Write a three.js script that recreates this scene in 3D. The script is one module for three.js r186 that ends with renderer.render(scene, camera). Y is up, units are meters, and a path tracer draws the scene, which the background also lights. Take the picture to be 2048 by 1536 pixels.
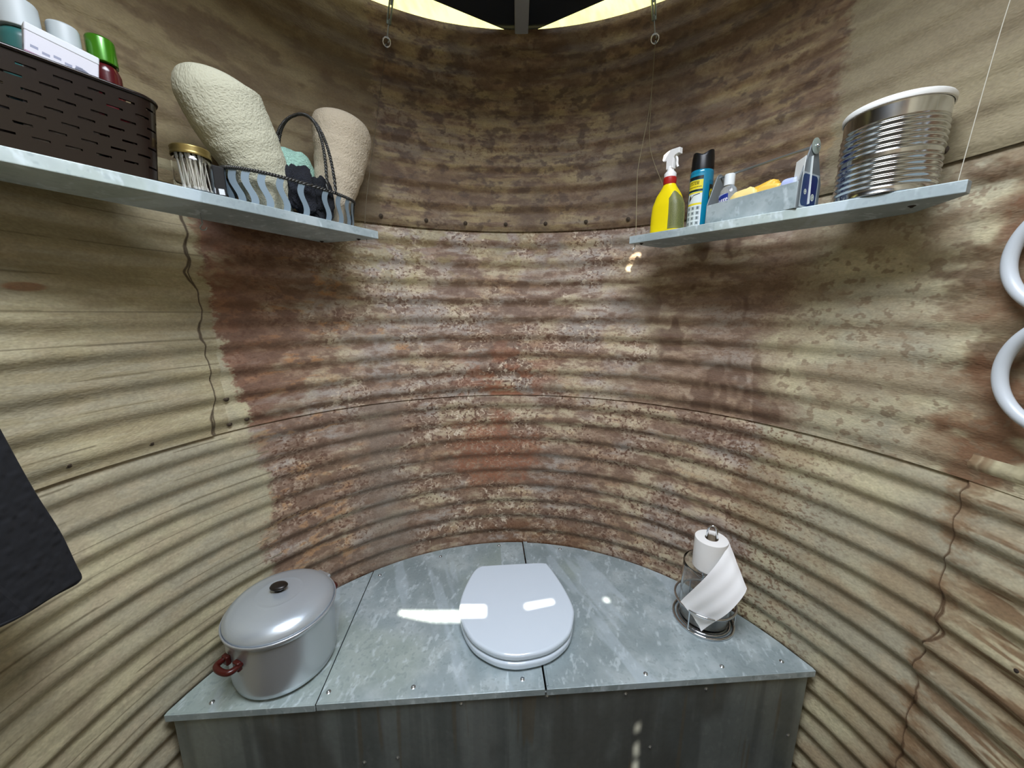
import * as THREE from 'three';
import { RectAreaLightUniformsLib } from 'three/addons/lights/RectAreaLightUniformsLib.js';
import { RoundedBoxGeometry } from 'three/addons/geometries/RoundedBoxGeometry.js';
import { mergeGeometries } from 'three/addons/utils/BufferGeometryUtils.js';

// ------------------------------------------------------------------ camera, sky, sun, added light panel, exposure
const W = 2048, H = 1536, FOCAL = 740;
const renderer = new THREE.WebGLRenderer({ antialias: true });
renderer.toneMapping = THREE.LinearToneMapping;
renderer.toneMappingExposure = 1.0;
renderer.shadowMap.enabled = true;
renderer.shadowMap.type = THREE.PCFSoftShadowMap;
RectAreaLightUniformsLib.init();
const scene = new THREE.Scene();
const rad = Math.PI / 180;
const camera = new THREE.PerspectiveCamera(2 * Math.atan(H / 2 / FOCAL) / rad, W / H, 0.02, 200);
camera.position.set(-0.052, 1.42, 0.567);
camera.rotation.order = 'YXZ';
camera.rotation.set(-10.84 * rad, -3.99 * rad, 0.11 * rad);
camera.updateMatrixWorld();

const SKY = 1.1, SUN = 26, PANEL = 24;
{ // hazy sky, a little warmer towards the horizon
  const w = 64, h = 32, a = new Float32Array(w * h * 4);
  for (let j = 0; j < h; j++) for (let i = 0; i < w; i++) {
    const e = Math.max(0, (j + 0.5) / h * 2 - 1), k = (j * w + i) * 4;
    a[k] = SKY * (1.0 - 0.3 * e); a[k + 1] = SKY * (1.0 - 0.16 * e); a[k + 2] = SKY * (0.82 + 0.16 * e); a[k + 3] = 1;
  }
  const t = new THREE.DataTexture(a, w, h, THREE.RGBAFormat, THREE.FloatType);
  t.mapping = THREE.EquirectangularReflectionMapping; t.magFilter = THREE.LinearFilter; t.colorSpace = THREE.LinearSRGBColorSpace; t.needsUpdate = true;
  scene.background = t;
}
const SUN_DIR = new THREE.Vector3(0, 1.418, 1).normalize();     // towards the sun
const sun = new THREE.DirectionalLight(0xfff4e2, SUN);
sun.position.copy(SUN_DIR).multiplyScalar(9); sun.target.position.set(0, 0, 0);
sun.castShadow = true; sun.shadow.radius = 1; sun.shadow.mapSize.set(2048, 2048);
Object.assign(sun.shadow.camera, { left: -4, right: 4, top: 4, bottom: -4, near: 0.5, far: 22 });
scene.add(sun, sun.target);
const ADDED_PANEL = { x: 0.02, z: 0.33, w: 0.86, d: 0.72, y: 2.60 };  // unseen light panel added overhead to brighten the room
const panelLight = new THREE.RectAreaLight(0xeef4ff, PANEL, ADDED_PANEL.w, ADDED_PANEL.d);
panelLight.position.set(ADDED_PANEL.x, ADDED_PANEL.y - 0.004, ADDED_PANEL.z);
panelLight.lookAt(ADDED_PANEL.x, 0, ADDED_PANEL.z);
scene.add(panelLight);

// ------------------------------------------------------------------ helpers
let seed = 7;
const rnd = () => { seed = (seed + 0x6d2b79f5) | 0; let t = Math.imul(seed ^ (seed >>> 15), 1 | seed); t = (t + Math.imul(t ^ (t >>> 7), 61 | t)) ^ t; return ((t ^ (t >>> 14)) >>> 0) / 4294967296; };
const rr = (a, b) => a + (b - a) * rnd();
const hash = (x, y) => { let h = Math.imul(x, 374761393) + Math.imul(y, 668265263); h = Math.imul(h ^ (h >>> 13), 1274126177); return ((h ^ (h >>> 16)) >>> 0) / 4294967296; };
function vn(x, y) {
  const xi = Math.floor(x), yi = Math.floor(y); let u = x - xi, v = y - yi; u = u * u * (3 - 2 * u); v = v * v * (3 - 2 * v);
  const a = hash(xi, yi), b = hash(xi + 1, yi), c = hash(xi, yi + 1), d = hash(xi + 1, yi + 1);
  return a + (b - a) * u + (c - a) * v + (a - b - c + d) * u * v;
}
function fbm(x, y, o = 4) { let s = 0, a = 0.5, n = 0; for (let i = 0; i < o; i++) { s += a * vn(x, y); n += a; x = x * 2.03 + 17.1; y = y * 2.03 - 9.7; a *= 0.55; } return s / n; }
const ss = (a, b, x) => { const t = Math.min(1, Math.max(0, (x - a) / (b - a))); return t * t * (3 - 2 * t); };
const mixc = (a, b, t) => [a[0] + (b[0] - a[0]) * t, a[1] + (b[1] - a[1]) * t, a[2] + (b[2] - a[2]) * t];
function dataTex(w, h, fn, srgb = true) {
  const a = new Uint8Array(w * h * 4);
  for (let j = 0; j < h; j++) for (let i = 0; i < w; i++) {
    const c = fn((i + 0.5) / w, (j + 0.5) / h), k = (j * w + i) * 4;
    a[k] = Math.max(0, Math.min(255, c[0])); a[k + 1] = Math.max(0, Math.min(255, c[1])); a[k + 2] = Math.max(0, Math.min(255, c[2])); a[k + 3] = 255;
  }
  const t = new THREE.DataTexture(a, w, h, THREE.RGBAFormat);
  if (srgb) t.colorSpace = THREE.SRGBColorSpace;
  t.magFilter = THREE.LinearFilter; t.minFilter = THREE.LinearMipmapLinearFilter; t.generateMipmaps = true;
  t.wrapS = t.wrapT = THREE.RepeatWrapping; t.needsUpdate = true;
  return t;
}
const used = {};
function numbered(name) { const n = used[name] = (used[name] ?? -1) + 1; return n ? `${name}_${String(n).padStart(3, '0')}` : name; }
function thing(name, label, category, pos = [0, 0, 0], turn = 0, group) {
  const o = new THREE.Group(); o.name = numbered(name); o.position.set(...pos); o.rotation.y = turn;
  o.userData = { label, category }; if (group) o.userData.group = group;
  scene.add(o); return o;
}
const partCount = new Map();
function part(parent, name, geo, m, label) {
  const o = new THREE.Mesh(geo, m), k = parent.uuid + name, n = partCount.get(k) ?? 0; partCount.set(k, n + 1);
  o.name = n ? `${name}_${String(n).padStart(3, '0')}` : name; o.castShadow = o.receiveShadow = true;
  if (label) o.userData.label = label;
  parent.add(o); return o;
}
function single(name, geo, m, label, category, group, pos) {
  const o = new THREE.Mesh(geo, m); o.name = numbered(name); o.castShadow = o.receiveShadow = true;
  o.userData = { label, category }; if (group) o.userData.group = group;
  if (pos) o.position.set(...pos);
  scene.add(o); return o;
}
function struct(name, geo, m) { const o = geo ? new THREE.Mesh(geo, m) : new THREE.Group(); o.name = name; o.castShadow = o.receiveShadow = true; o.userData = { kind: 'structure' }; scene.add(o); return o; }
function copyOf(src, label) { const c = src.clone(); c.name = numbered(src.name.replace(/_\d{3}$/, '')); if (label) c.userData = { ...c.userData, label }; else c.userData = { ...c.userData }; scene.add(c); return c; }
const M = (color, roughness = 0.6, metalness = 0, extra = {}) => new THREE.MeshStandardMaterial({ color, roughness, metalness, ...extra });
const P = (o) => new THREE.MeshPhysicalMaterial(o);
const v3 = (x, y, z) => new THREE.Vector3(x, y, z);
const lathe = (pts, seg = 64) => new THREE.LatheGeometry(pts.map(p => new THREE.Vector2(p[0], p[1])), seg);
const tube = (pts, r, seg = 64, rs = 8, closed = false) => new THREE.TubeGeometry(new THREE.CatmullRomCurve3(pts.map(p => v3(...p)), closed, 'centripetal'), seg, r, rs, closed);
function shapeOf(pts) { const s = new THREE.Shape(); pts.forEach((p, i) => i ? s.lineTo(p[0], p[1]) : s.moveTo(p[0], p[1])); return s; }
function splineShape(pts) { const c = new THREE.SplineCurve([...pts, pts[0]].map(p => new THREE.Vector2(...p))); return shapeOf(c.getPoints(90).slice(0, -1).map(p => [p.x, p.y])); }
// outline in (x, z) made solid between y0 and y1
function slab(shape, y0, y1, bevel = 0, seg = 2, curveSegments = 24) {
  const g = new THREE.ExtrudeGeometry(shape, { depth: y1 - y0 - 2 * bevel, bevelEnabled: bevel > 0, bevelThickness: bevel, bevelSize: bevel, bevelOffset: -bevel, bevelSegments: seg, curveSegments });
  g.rotateX(Math.PI / 2); g.translate(0, y1 - bevel, 0); return g;   // shape y becomes +z
}
function gridGeo(nu, nv, f, uvf, closeU = false, skip = null) {
  const pos = [], uv = [], idx = [];
  for (let j = 0; j <= nv; j++) for (let i = 0; i <= nu; i++) { pos.push(...f(i / nu, j / nv)); uv.push(...(uvf ? uvf(i / nu, j / nv) : [i / nu, j / nv])); }
  for (let j = 0; j < nv; j++) for (let i = 0; i < nu; i++) { if (skip && skip((i + 0.5) / nu, (j + 0.5) / nv)) continue; const a = j * (nu + 1) + i, b = a + 1, c = a + nu + 1, d = c + 1; idx.push(a, b, d, a, d, c); }
  const g = new THREE.BufferGeometry(); g.setAttribute('position', new THREE.Float32BufferAttribute(pos, 3)); g.setAttribute('uv', new THREE.Float32BufferAttribute(uv, 2)); g.setIndex(idx); g.computeVertexNormals();
  if (closeU) { const n = g.attributes.normal; for (let j = 0; j <= nv; j++) { const a = j * (nu + 1), b = a + nu; const x = n.getX(a) + n.getX(b), y = n.getY(a) + n.getY(b), z = n.getZ(a) + n.getZ(b), l = Math.hypot(x, y, z) || 1; n.setXYZ(a, x / l, y / l, z / l); n.setXYZ(b, x / l, y / l, z / l); } }
  return g;
}
const merge = (gs) => mergeGeometries(gs.map(g => { const q = g.index ? g.toNonIndexed() : g; for (const k of Object.keys(q.attributes)) if (!['position', 'normal', 'uv'].includes(k)) q.deleteAttribute(k); return q; }));
const at = (g, x, y, z) => g.translate(x, y, z);
function canvasTex(w, h, draw) {
  const c = document.createElement('canvas'); c.width = w; c.height = h; draw(c.getContext('2d'), w, h);
  const t = new THREE.CanvasTexture(c); t.colorSpace = THREE.SRGBColorSpace; return t;
}

// ------------------------------------------------------------------ the corrugated tank wall
const R = 0.92, AMP = 0.0056;
const TH0 = -112, TH1 = 112;                       // the textures span this arc seen from inside
const CREAM = [192, 184, 151], BEIGE = [178, 166, 139], GRAYZ = [166, 160, 138], BROWN = [126, 96, 74], DARK = [98, 72, 56], RED = [142, 88, 62], OCHRE = [176, 134, 92], LIGHT = [212, 202, 176], OLIVE = [142, 130, 96];
function lerpAt(tab, y) { for (let i = 1; i < tab.length; i++) if (y >= tab[i][0]) { const [y0, a0] = tab[i - 1], [y1, a1] = tab[i]; return a1 + (a0 - a1) * Math.min(1, (y - y1) / (y0 - y1)); } return tab.at(-1)[1]; }
const COURSES = {
  upper: { y0: 1.715, y1: 2.384, p: 0.068, yb: 1.765, dr: -0.007 },
  middle: { y0: 1.089, y1: 1.735, p: 0.0699, yb: 1.7073, dr: 0 },
  lower: { y0: 0.0, y1: 1.108, p: 0.0709, yb: 1.0771, dr: 0.006 },
};
const LEFT_MID = [[1.75, -59.2], [1.56, -59.07], [1.48, -58.3], [1.39, -58.05], [1.30, -57.8], [1.21, -56.4], [1.12, -55.3], [1.0, -54.8]];
const LEFT_LOW = [[1.2, -55], [1.08, -54.9], [0.94, -53.1], [0.83, -53.0], [0.7, -54.4], [0, -55]];
function rusty(x, y, bias, ochre, dots, squig, pale = 0) {
  const wx = x + 0.05 * (fbm(x * 9 + 2, y * 9, 2) - 0.5), wy = y + 0.022 * (fbm(x * 6 + 8, y * 11 + 3, 2) - 0.5);
  const A = fbm(wx * 5 + 1, wy * 8 + 4, 3), S = fbm(wx * 7.5 + 60, wy * 46 + 9, 4), T = fbm(wx * 34 + 5, wy * 62 + 2, 4), U = fbm(wx * 6 + 20, wy * 9 + 70, 3);
  let c = mixc([176, 163, 143], [188, 175, 142], ss(0.46, 0.62, U)); c = mixc(c, [154, 147, 136], ss(0.52, 0.36, U) * 0.6);
  const br = ss(0.40, 0.60, 0.48 * S + 0.28 * T + 0.24 * A + bias);
  c = mixc(c, mixc([144, 119, 96], [116, 91, 71], ss(0.38, 0.62, T)), br * 0.85);
  c = mixc(c, [178, 134, 88], ochre * ss(0.5, 0.62, fbm(wx * 11 + 33, wy * 40 + 61, 3)) * ss(0.45, 0.6, 1 - T));
  const patch = ss(0.42, 0.6, fbm(x * 9 + 44, y * 12 + 15, 3));
  c = mixc(c, [100, 72, 54], dots * ss(0.60, 0.70, fbm(x * 120 + 7, y * 150, 2)) * (0.35 + 0.65 * patch));
  const ridge = 1 - Math.abs(2 * fbm(x * 58 + 13, y * 82 + 5, 2) - 1) * 2.2;
  c = mixc(c, [216, 204, 176], squig * ss(0.55, 0.95, ridge) * patch * ss(0.45, 0.56, fbm(x * 70, y * 60 + 9, 2)));
  c = mixc(c, [190, 176, 150], pale); return [c[0], c[1] * 0.995, c[2] * 1.03];
}
const lapLeft = (y) => -59.9 + 1.1 * (fbm(y * 16 + 9, 5.5, 3) - 0.5) * 2, lapRight = (y) => 85.9 + 1.1 * (fbm(y * 16 + 1, 5.5, 3) - 0.5) * 2;
function wallColor(course, th, y) {
  const C = COURSES[course], x = th * rad * R;
  const ph = ((y - C.yb) / C.p) % 1, rib = Math.sin(ph * 2 * Math.PI);
  const big = fbm(x * 4.3 + 3, y * 7.1 + 11, 4), mid = fbm(x * 19, y * 34 + 5, 4), hf = fbm(x * 130 + 7, y * 190, 3), hx = vn(x * 320, y * 420), streak = fbm(x * 9, y * 80 + 31, 3);
  const jit = (fbm(y * 40, 3.3, 3) - 0.5) * 1.6 + (hf - 0.5) * 2.2 + (mid - 0.5) * 2;
  const tj = th + jit;
  let c, rust = 0, speck = 0;
  // galvanised ground with lime and dust
  c = mixc(GRAYZ, CREAM, ss(0.3, 0.62, big)); c = mixc(c, BEIGE, ss(0.4, 0.7, mid) * 0.7);
  c = c.map(v => v * (0.93 + 0.14 * hf));
  if (course === 'middle') {
    const L = lerpAt(LEFT_MID, y), inR = ss(0, 1.2, tj - L) * (1 - ss(-4, 4, tj - 62 + (big - 0.5) * 16));
    const zoneA = inR * (1 - ss(-8, 8, tj + 34 + (big - 0.5) * 70 + (mid - 0.5) * 30)), zoneC = inR * ss(-9, 9, tj - 37 + (big - 0.5) * 60), zoneB = Math.max(0, inR - zoneA - zoneC);
    if (zoneA > 0) { const g = ss(-57, -40, th + (mid - 0.5) * 20) ; let k = rusty(x, y, 0.17 - 0.10 * g, 0.35 + 0.5 * g, 0.6, 0.5 * g); k = mixc(k, mixc([112, 78, 60], [134, 88, 64], ss(0.4, 0.6, mid)), 0.5 - 0.38 * g); c = mixc(c, k, zoneA); }
    if (zoneB > 0) {
      const col = Math.exp(-(((th - 1) / 7) ** 2)) * ss(1.47, 1.28, y); let k = rusty(x, y, -0.015 + 0.05 * col, 0.2, 0.7 + 0.3 * col, 0.75 + 0.25 * col);
      k = mixc(k, [168, 158, 106], ss(1.48, 1.68, y + (big - 0.5) * 0.3) * ss(0.4, 0.6, mid) * ss(25, 0, th) * 0.4);
      k = mixc(k, [146, 88, 60], Math.exp(-(((th - 1) / 12) ** 2)) * ss(1.42, 1.15, y) * ss(0.42, 0.6, mid) * 0.7);
      c = mixc(c, k, zoneB);
    }
    if (zoneC > 0) { let k = rusty(x, y, 0.05, 0.1, 0.4, 0.15); k = mixc(k, mixc([158, 138, 114], [128, 106, 84], ss(0.38, 0.6, mid * 0.6 + big * 0.4)), 0.28); k = mixc(k, [92, 68, 52], ss(0.60, 0.68, fbm(x * 14 + 3, y * 9 + 77, 3)) * 0.6); c = mixc(c, k, zoneC); }
    if (th > 60) { const dk = ss(77, 84, th + (mid - 0.5) * 14) * ss(1.24, 1.36, y + (big - 0.5) * 0.2) * ss(0.3, 0.5, fbm(x * 10 + 5, y * 14 + 60, 4)); c = mixc(c, mixc([104, 86, 62], [86, 68, 48], ss(0.4, 0.6, mid)), dk * 0.85); const st = ss(81, 86, th + (mid - 0.5) * 9) * ss(0.36, 0.56, fbm(x * 8, y * 16 + 40, 3)); c = mixc(c, [112, 78, 54], st * 0.85); c = mixc(c, [126, 108, 86], ss(0.60, 0.68, 1 - fbm(x * 60, y * 70, 3)) * 0.6); c = mixc(c, [150, 132, 106], ss(0.42, 0.66, fbm(x * 9 + 30, y * 15, 4)) * 0.55); }  // far-right dark patch paints shelf and tin shadow in among real brown stains
    if (th < -58) { const line = ss(0.055, 0.0, Math.abs((((y - C.yb) / C.p - 0.42) % 1 + 1) % 1 - 0.5) ) ; const dash = ss(0.5, 0.56, vn(x * 7 + 91, Math.floor((y - C.yb) / C.p + 0.08) * 3.7)); c = mixc(c, [92, 84, 64], line * dash * 0.8); const dr = ((th + 78) * rad * R) ** 2 / 0.0009 + (y - 1.466) ** 2 / 0.00007; c = mixc(c, [128, 76, 52], ss(1.3, 0.5, dr) * 0.85); c = mixc(c, OLIVE, 0.22 + ss(0.4, 0.65, streak) * 0.3); }
  } else if (course === 'lower') {
    const L = lerpAt(LEFT_LOW, y) + (big - 0.5) * 6, inR = ss(0, 1.6, tj - L) * (1 - ss(-2.5, 2.5, tj - 59 - (mid - 0.5) * 12));
    if (inR > 0) {
      const sq = Math.exp(-(((th + 6) / 16) ** 2)), lf = ss(-34, -40, th + (mid - 0.5) * 12); let k = rusty(x, y, 0.035 + 0.02 * lf - 0.03 * ss(20, 50, th), 0.2 + 0.4 * lf, 0.85, 0.45 + 0.55 * sq);
      k = mixc(k, [134, 122, 110], ss(8, 2, Math.abs(th + 30 + (mid - 0.5) * 10)) * 0.6);
      const bl = 1 - ss(0.55, 1.2, Math.hypot((th + 2) / 13, (y - 0.84) / 0.16) + (mid - 0.5) * 1.3); k = mixc(k, [146, 94, 68], bl * (0.25 + 0.5 * ss(0.62, 0.45, hf)));
      const b2 = ss(0.54, 0.5, y) * Math.exp(-(((th - 8) / 16) ** 2)); k = mixc(k, [112, 78, 54], b2 * ss(0.44, 0.58, mid) * 0.8);
      c = mixc(c, k, inR);
    }
    if (th > 55) { c = mixc(c, [110, 84, 64], ss(0.60, 0.66, 1 - hf) * ss(78, 60, th) * 0.8); c = mixc(c, [146, 122, 92], ss(0.46, 0.66, fbm(x * 6, y * 9 + 70, 4)) * 0.4); const se = ss(2.6, 0.4, Math.abs(tj - 86)); c = mixc(c, [124, 96, 68], se * ss(0.3, 0.6, mid) * 0.7); c = mixc(c, [112, 84, 58], ss(84, 92, th + (mid - 0.5) * 8) * ss(0.5, 0.66, streak) * 0.7); }
    if (th < -52) { const line = ss(0.05, 0.0, Math.abs((((y - C.yb) / C.p - 0.42) % 1 + 1) % 1 - 0.5)); const dash = ss(0.55, 0.6, vn(x * 6 + 51, Math.floor((y - C.yb) / C.p + 0.08) * 5.3)); c = mixc(c, [96, 88, 66], line * dash * 0.7); c = mixc(c, [150, 142, 116], ss(0.5, 0.7, streak) * 0.4); }
  } else {
    const inR = ss(-0.8, 0.8, tj + 26.6) * (1 - ss(-1, 1, tj - 64));
    c = mixc([146, 132, 100], [116, 100, 74], ss(0.38, 0.64, big)); c = mixc(c, [144, 131, 98], ss(0.45, 0.75, streak * 0.5 + mid * 0.5) * 0.5); c = mixc(c, [100, 82, 60], ss(0.5, 0.72, fbm(x * 14, y * 30 + 8, 4)) * 0.6);
    if (th > 60) c = mixc(c, [146, 138, 114], 0.6);
    if (inR > 0) {
      const gold = ss(0.36, 0.6, big * 0.6 + mid * 0.4); let k = rusty(x, y, 0.04 - 0.05 * gold, 0.2, 0.5, 0.15).map((q, n) => q * [0.86, 0.83, 0.76][n]);
      k = mixc(k, mixc([112, 92, 70], [94, 77, 60], ss(0.38, 0.6, big)), 0.5 - 0.3 * gold); k = mixc(k, [176, 160, 112], gold * ss(0.44, 0.62, streak * 0.6 + mid * 0.4) * 0.45);
      k = mixc(k, [78, 62, 51], ss(0.56, 0.72, fbm(x * 30 + 9, y * 46 + 3, 4)) * 0.6); k = mixc(k, [84, 70, 58], ss(0.5, 0.72, fbm(x * 7 + 4, y * 3 + 90, 4)) * 0.35);
      c = mixc(c, k, inR);
    }
  }
  if (course === 'middle') c = mixc(c, [70, 58, 42], ss(0.26, 0.1, Math.abs(th - lapLeft(y) - 0.12)) * 0.85);
  if (course === 'lower') c = mixc(c, [84, 62, 42], ss(0.3, 0.1, Math.abs(th - lapRight(y) + 0.12)) * 0.8);
  const g = 0.95 + 0.10 * hx; return [c[0] * g, c[1] * g, c[2] * g];
}
function wallMaterial(course, w, h) {
  const C = COURSES[course];
  const map = dataTex(w, h, (u, v) => wallColor(course, TH0 + (TH1 - TH0) * u, C.y0 + (C.y1 - C.y0) * v));
  map.wrapS = THREE.MirroredRepeatWrapping; map.wrapT = THREE.ClampToEdgeWrapping;
  return new THREE.MeshStandardMaterial({ map, bumpMap: pitBump, bumpScale: 0.0012, roughness: 0.62, metalness: 0.12, side: THREE.DoubleSide });
}
const pitBump = dataTex(512, 512, (u, v) => { const n = 0.6 * fbm(u * 40, v * 40, 4) + 0.4 * vn(u * 150, v * 150); const q = n * 255; return [q, q, q]; }, false);
pitBump.wrapS = pitBump.wrapT = THREE.MirroredRepeatWrapping; pitBump.repeat.set(5, 2);
function ribR(course, th, y) {
  const C = COURSES[course], x = th * rad * R;
  const dent = (fbm(x * 3 + 50, y * 5 + 20, 3) - 0.5) * 0.006 + (fbm(x * 22, y * 30 + 77, 2) - 0.5) * 0.0016;
  const amp = AMP * (course === 'upper' ? 0.42 + 0.3 * ss(-33, -23, th) * (1 - ss(58, 70, th)) : 1 - 0.5 * ss(50, 75, th) * (course === 'middle' ? 1 : 0)) * (0.7 + 0.6 * fbm(x * 2.5 + 9, y * 14 + 31, 2)), q = (y - C.yb) / C.p * 2 * Math.PI;
  return R + C.dr + amp * (Math.sin(q) - 0.17 * Math.sin(2 * q)) + dent;
}
const SUN_SPOT_HOLES = [[156.1, 1.811, 1.2, 0.03], [156.1, 1.743, 1.2, 0.042], [156.1, 1.679, 1.2, 0.042]];   // unseen holes added to throw sun spots on the bench front
function sheet(course, th0, th1, y0, y1, off = 0, edge0 = 0, edge1 = 0) {
  const C = COURSES[course], nu = Math.max(4, Math.round((th1 - th0) / 1.1)), nv = Math.round((y1 - y0) / C.p * 12);
  const face = (o) => (u, v) => {
    const y = y0 + (y1 - y0) * v, wob = (k, e) => e * (fbm(y * 16 + k, 5.5, 3) - 0.5) * 2;
    const th = th0 + (th1 - th0) * u + wob(1, edge0) * (1 - u) ** 8 + wob(9, edge1) * u ** 8, r = ribR(course, th, y) + off + o;
    return [r * Math.sin(th * rad), y, -r * Math.cos(th * rad)];
  };
  const uvf = (u, v) => [((th0 + (th1 - th0) * u) - TH0) / (TH1 - TH0), (y0 + (y1 - y0) * v - C.y0) / (C.y1 - C.y0)];
  const T = 0.0018, inner = face(0), outer = face(T);
  const strip = (fn, n) => gridGeo(n, 1, (u, v) => { const [a, b] = fn(u); return (v ? outer : inner)(a, b); }, (u) => uvf(...fn(u)));
  const skip = (u, v) => { const th = th0 + (th1 - th0) * u, y = y0 + (y1 - y0) * v; return SUN_SPOT_HOLES.some(([a, b, w, h]) => Math.abs(th - a) < w / 2 && Math.abs(y - b) < h / 2); };
  return merge([gridGeo(nu, nv, inner, uvf, false, skip), gridGeo(nu, nv, outer, uvf, false, skip), strip(u => [u, 0], nu), strip(u => [u, 1], nu), strip(u => [0, u], nv), strip(u => [1, u], nv)]);
}
const screwDome = lathe([[0, 0.0052], [0.0022, 0.0048], [0.0040, 0.0034], [0.0046, 0.0016], [0.0072, 0.0014], [0.0076, 0]], 16);
const rustyBolt = M(0x4a3f33, 0.7, 0.3), shinyBolt = M(0xb9bfc2, 0.25, 0.9), darkBolt = M(0x2f2620, 0.8, 0.2);
function wallBolt(parent, th, y, course, m, s = 1) {
  const r = ribR(course, th, y) - 0.001, o = part(parent, 'bolt', screwDome, m);
  o.position.set(r * Math.sin(th * rad), y, -r * Math.cos(th * rad)); o.scale.setScalar(s);
  o.quaternion.setFromUnitVectors(v3(0, 1, 0), v3(-Math.sin(th * rad), 0, Math.cos(th * rad)));
}
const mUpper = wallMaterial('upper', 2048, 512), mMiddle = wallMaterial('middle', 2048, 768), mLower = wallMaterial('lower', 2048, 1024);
const wallUpper = struct('wall_upper'), wallMiddle = struct('wall_middle'), wallLower = struct('wall_lower');
part(wallUpper, 'corrugated_sheet', sheet('upper', -180, 180, 1.723, 2.38), mUpper);
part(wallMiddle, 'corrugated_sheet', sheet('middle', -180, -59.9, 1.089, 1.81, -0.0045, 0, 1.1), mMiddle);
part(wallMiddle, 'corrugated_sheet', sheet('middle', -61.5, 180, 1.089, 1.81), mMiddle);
part(wallLower, 'corrugated_sheet', sheet('lower', -180, 90, 0.0, 1.18), mLower);
part(wallLower, 'corrugated_sheet', sheet('lower', 85.9, 180, 0.0, 1.18, -0.0055, 1.1, 0), mLower);
for (let k = -8; k <= 9; k++) wallBolt(wallUpper, 1.8 + 9.4 * k + rr(-0.4, 0.4), 1.747 + rr(-0.002, 0.002), 'upper', rustyBolt);
for (const [t, y] of [[-68.6, 1.113], [-77.7, 1.118], [-55.0, 1.115], [-57.7, 1.11], [-57.7, 1.183], [-86, 1.115]]) wallBolt(wallMiddle, t, y, 'middle', rustyBolt, 0.95);
for (const [t, y, s] of [[93.0, 0.962, 2], [94.6, 0.814, 1.7], [94.0, 0.775, 1.1]]) wallBolt(wallLower, t, y, 'lower', darkBolt, s);

// floor, roof sheet with openings, some added for the light, the bank outside
struct('floor', at(new THREE.CylinderGeometry(0.96, 0.96, 0.06, 64), 0, -0.031, 0), M(0x4a463f, 0.9));
{
  const pol = (t, r) => [r * Math.sin(t * rad), -r * Math.cos(t * rad)];
  const pts = [pol(5, 0.955), pol(65, 0.955)];
  for (let t = 69; t <= 305; t += 4) pts.push(pol(t, 0.985));
  const s = shapeOf(pts.concat([pol(305, 0.955)]));
  const hole = (x0, x1, z0, z1) => s.holes.push(shapeOf([[x0, z0], [x1, z0], [x1, z1], [x0, z1]]));
  hole(ADDED_PANEL.x - ADDED_PANEL.w / 2, ADDED_PANEL.x + ADDED_PANEL.w / 2, ADDED_PANEL.z - ADDED_PANEL.d / 2, ADDED_PANEL.z + ADDED_PANEL.d / 2);
  const k = (2.39 - 0.42) / 1.418, k2 = (2.39 - 0.475) / 1.418;               // slots added where the sun's rays to each bright patch pass the sheet
  s.holes.push(shapeOf([[-0.356, -0.554 + k], [-0.356, -0.506 + k], [-0.2, -0.494 + k], [-0.066, -0.488 + k], [-0.066, -0.534 + k], [-0.2, -0.542 + k]]));
  s.holes.push(shapeOf([[0.068, -0.492 + k2], [0.160, -0.506 + k2], [0.160, -0.488 + k2], [0.068, -0.470 + k2]]));
  const c = (x, z, r) => { const p = []; for (let i = 0; i < 14; i++) p.push([x + r * Math.cos(i / 7 * Math.PI), z + r * Math.sin(i / 7 * Math.PI)]); s.holes.push(shapeOf(p)); };
  c(0.364, -0.553 + k, 0.011);
  c(0.478, -0.785 + (2.39 - 1.603) / 1.418, 0.02);
  const roof = struct('ceiling', slab(s, 2.386, 2.394), M(0x222a34, 0.55, 0.2));
  const beam = part(roof, 'rafter', new RoundedBoxGeometry(0.046, 0.022, 0.60, 2, 0.003), M(0xa9aeb2, 0.5, 0.3)); beam.position.set(0.056, 2.3755, -0.615); beam.rotation.y = -5 * rad;
  const rim = []; for (let i = 0; i <= 128; i++) { const t = i / 128 * 360; rim.push([0.928 * Math.sin(t * rad), 2.381, -0.928 * Math.cos(t * rad)]); }
  part(roof, 'tank_rim', new THREE.TubeGeometry(new THREE.CatmullRomCurve3(rim.slice(0, -1).map(p => v3(...p)), true), 160, 0.0055, 8, true), M(0x6b6250, 0.6, 0.3));
  for (const [x, z, w, d] of [[0, -1, 1, 0], [0, 1, 1, 0], [-1, 0, 0, 1], [1, 0, 0, 1]]) part(roof, 'added_light_baffle', at(new THREE.BoxGeometry(w ? ADDED_PANEL.w + 0.024 : 0.012, ADDED_PANEL.y - 2.392, d ? ADDED_PANEL.d : 0.012), ADDED_PANEL.x + x * (ADDED_PANEL.w / 2 + 0.006), (ADDED_PANEL.y + 2.392) / 2, ADDED_PANEL.z + z * (ADDED_PANEL.d / 2 + 0.006)), M(0x3c3b38, 0.85));  // dark baffle added around the light panel to shade the upper walls
  const lightPanel = struct('added_light_panel', at(new RoundedBoxGeometry(ADDED_PANEL.w + 0.05, 0.004, ADDED_PANEL.d + 0.05, 1, 0.001), ADDED_PANEL.x, ADDED_PANEL.y + 0.004, ADDED_PANEL.z), new THREE.MeshStandardMaterial({ color: 0xe8ecef, roughness: 0.5, emissive: 0xeef4ff, emissiveIntensity: 2.2 }));  // added glowing face of the overhead light panel, out of view
}
struct('added_sun_blocker', slab(shapeOf([[-1.6, -0.28], [1.6, -0.28], [1.6, 1.12], [-1.6, 1.12]]), 3.6, 3.62), M(0x6d6a60, 0.8));  // unseen sheet added to keep the sun off the back rim
scene.getObjectByName('added_sun_blocker').geometry.dispose();
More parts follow.
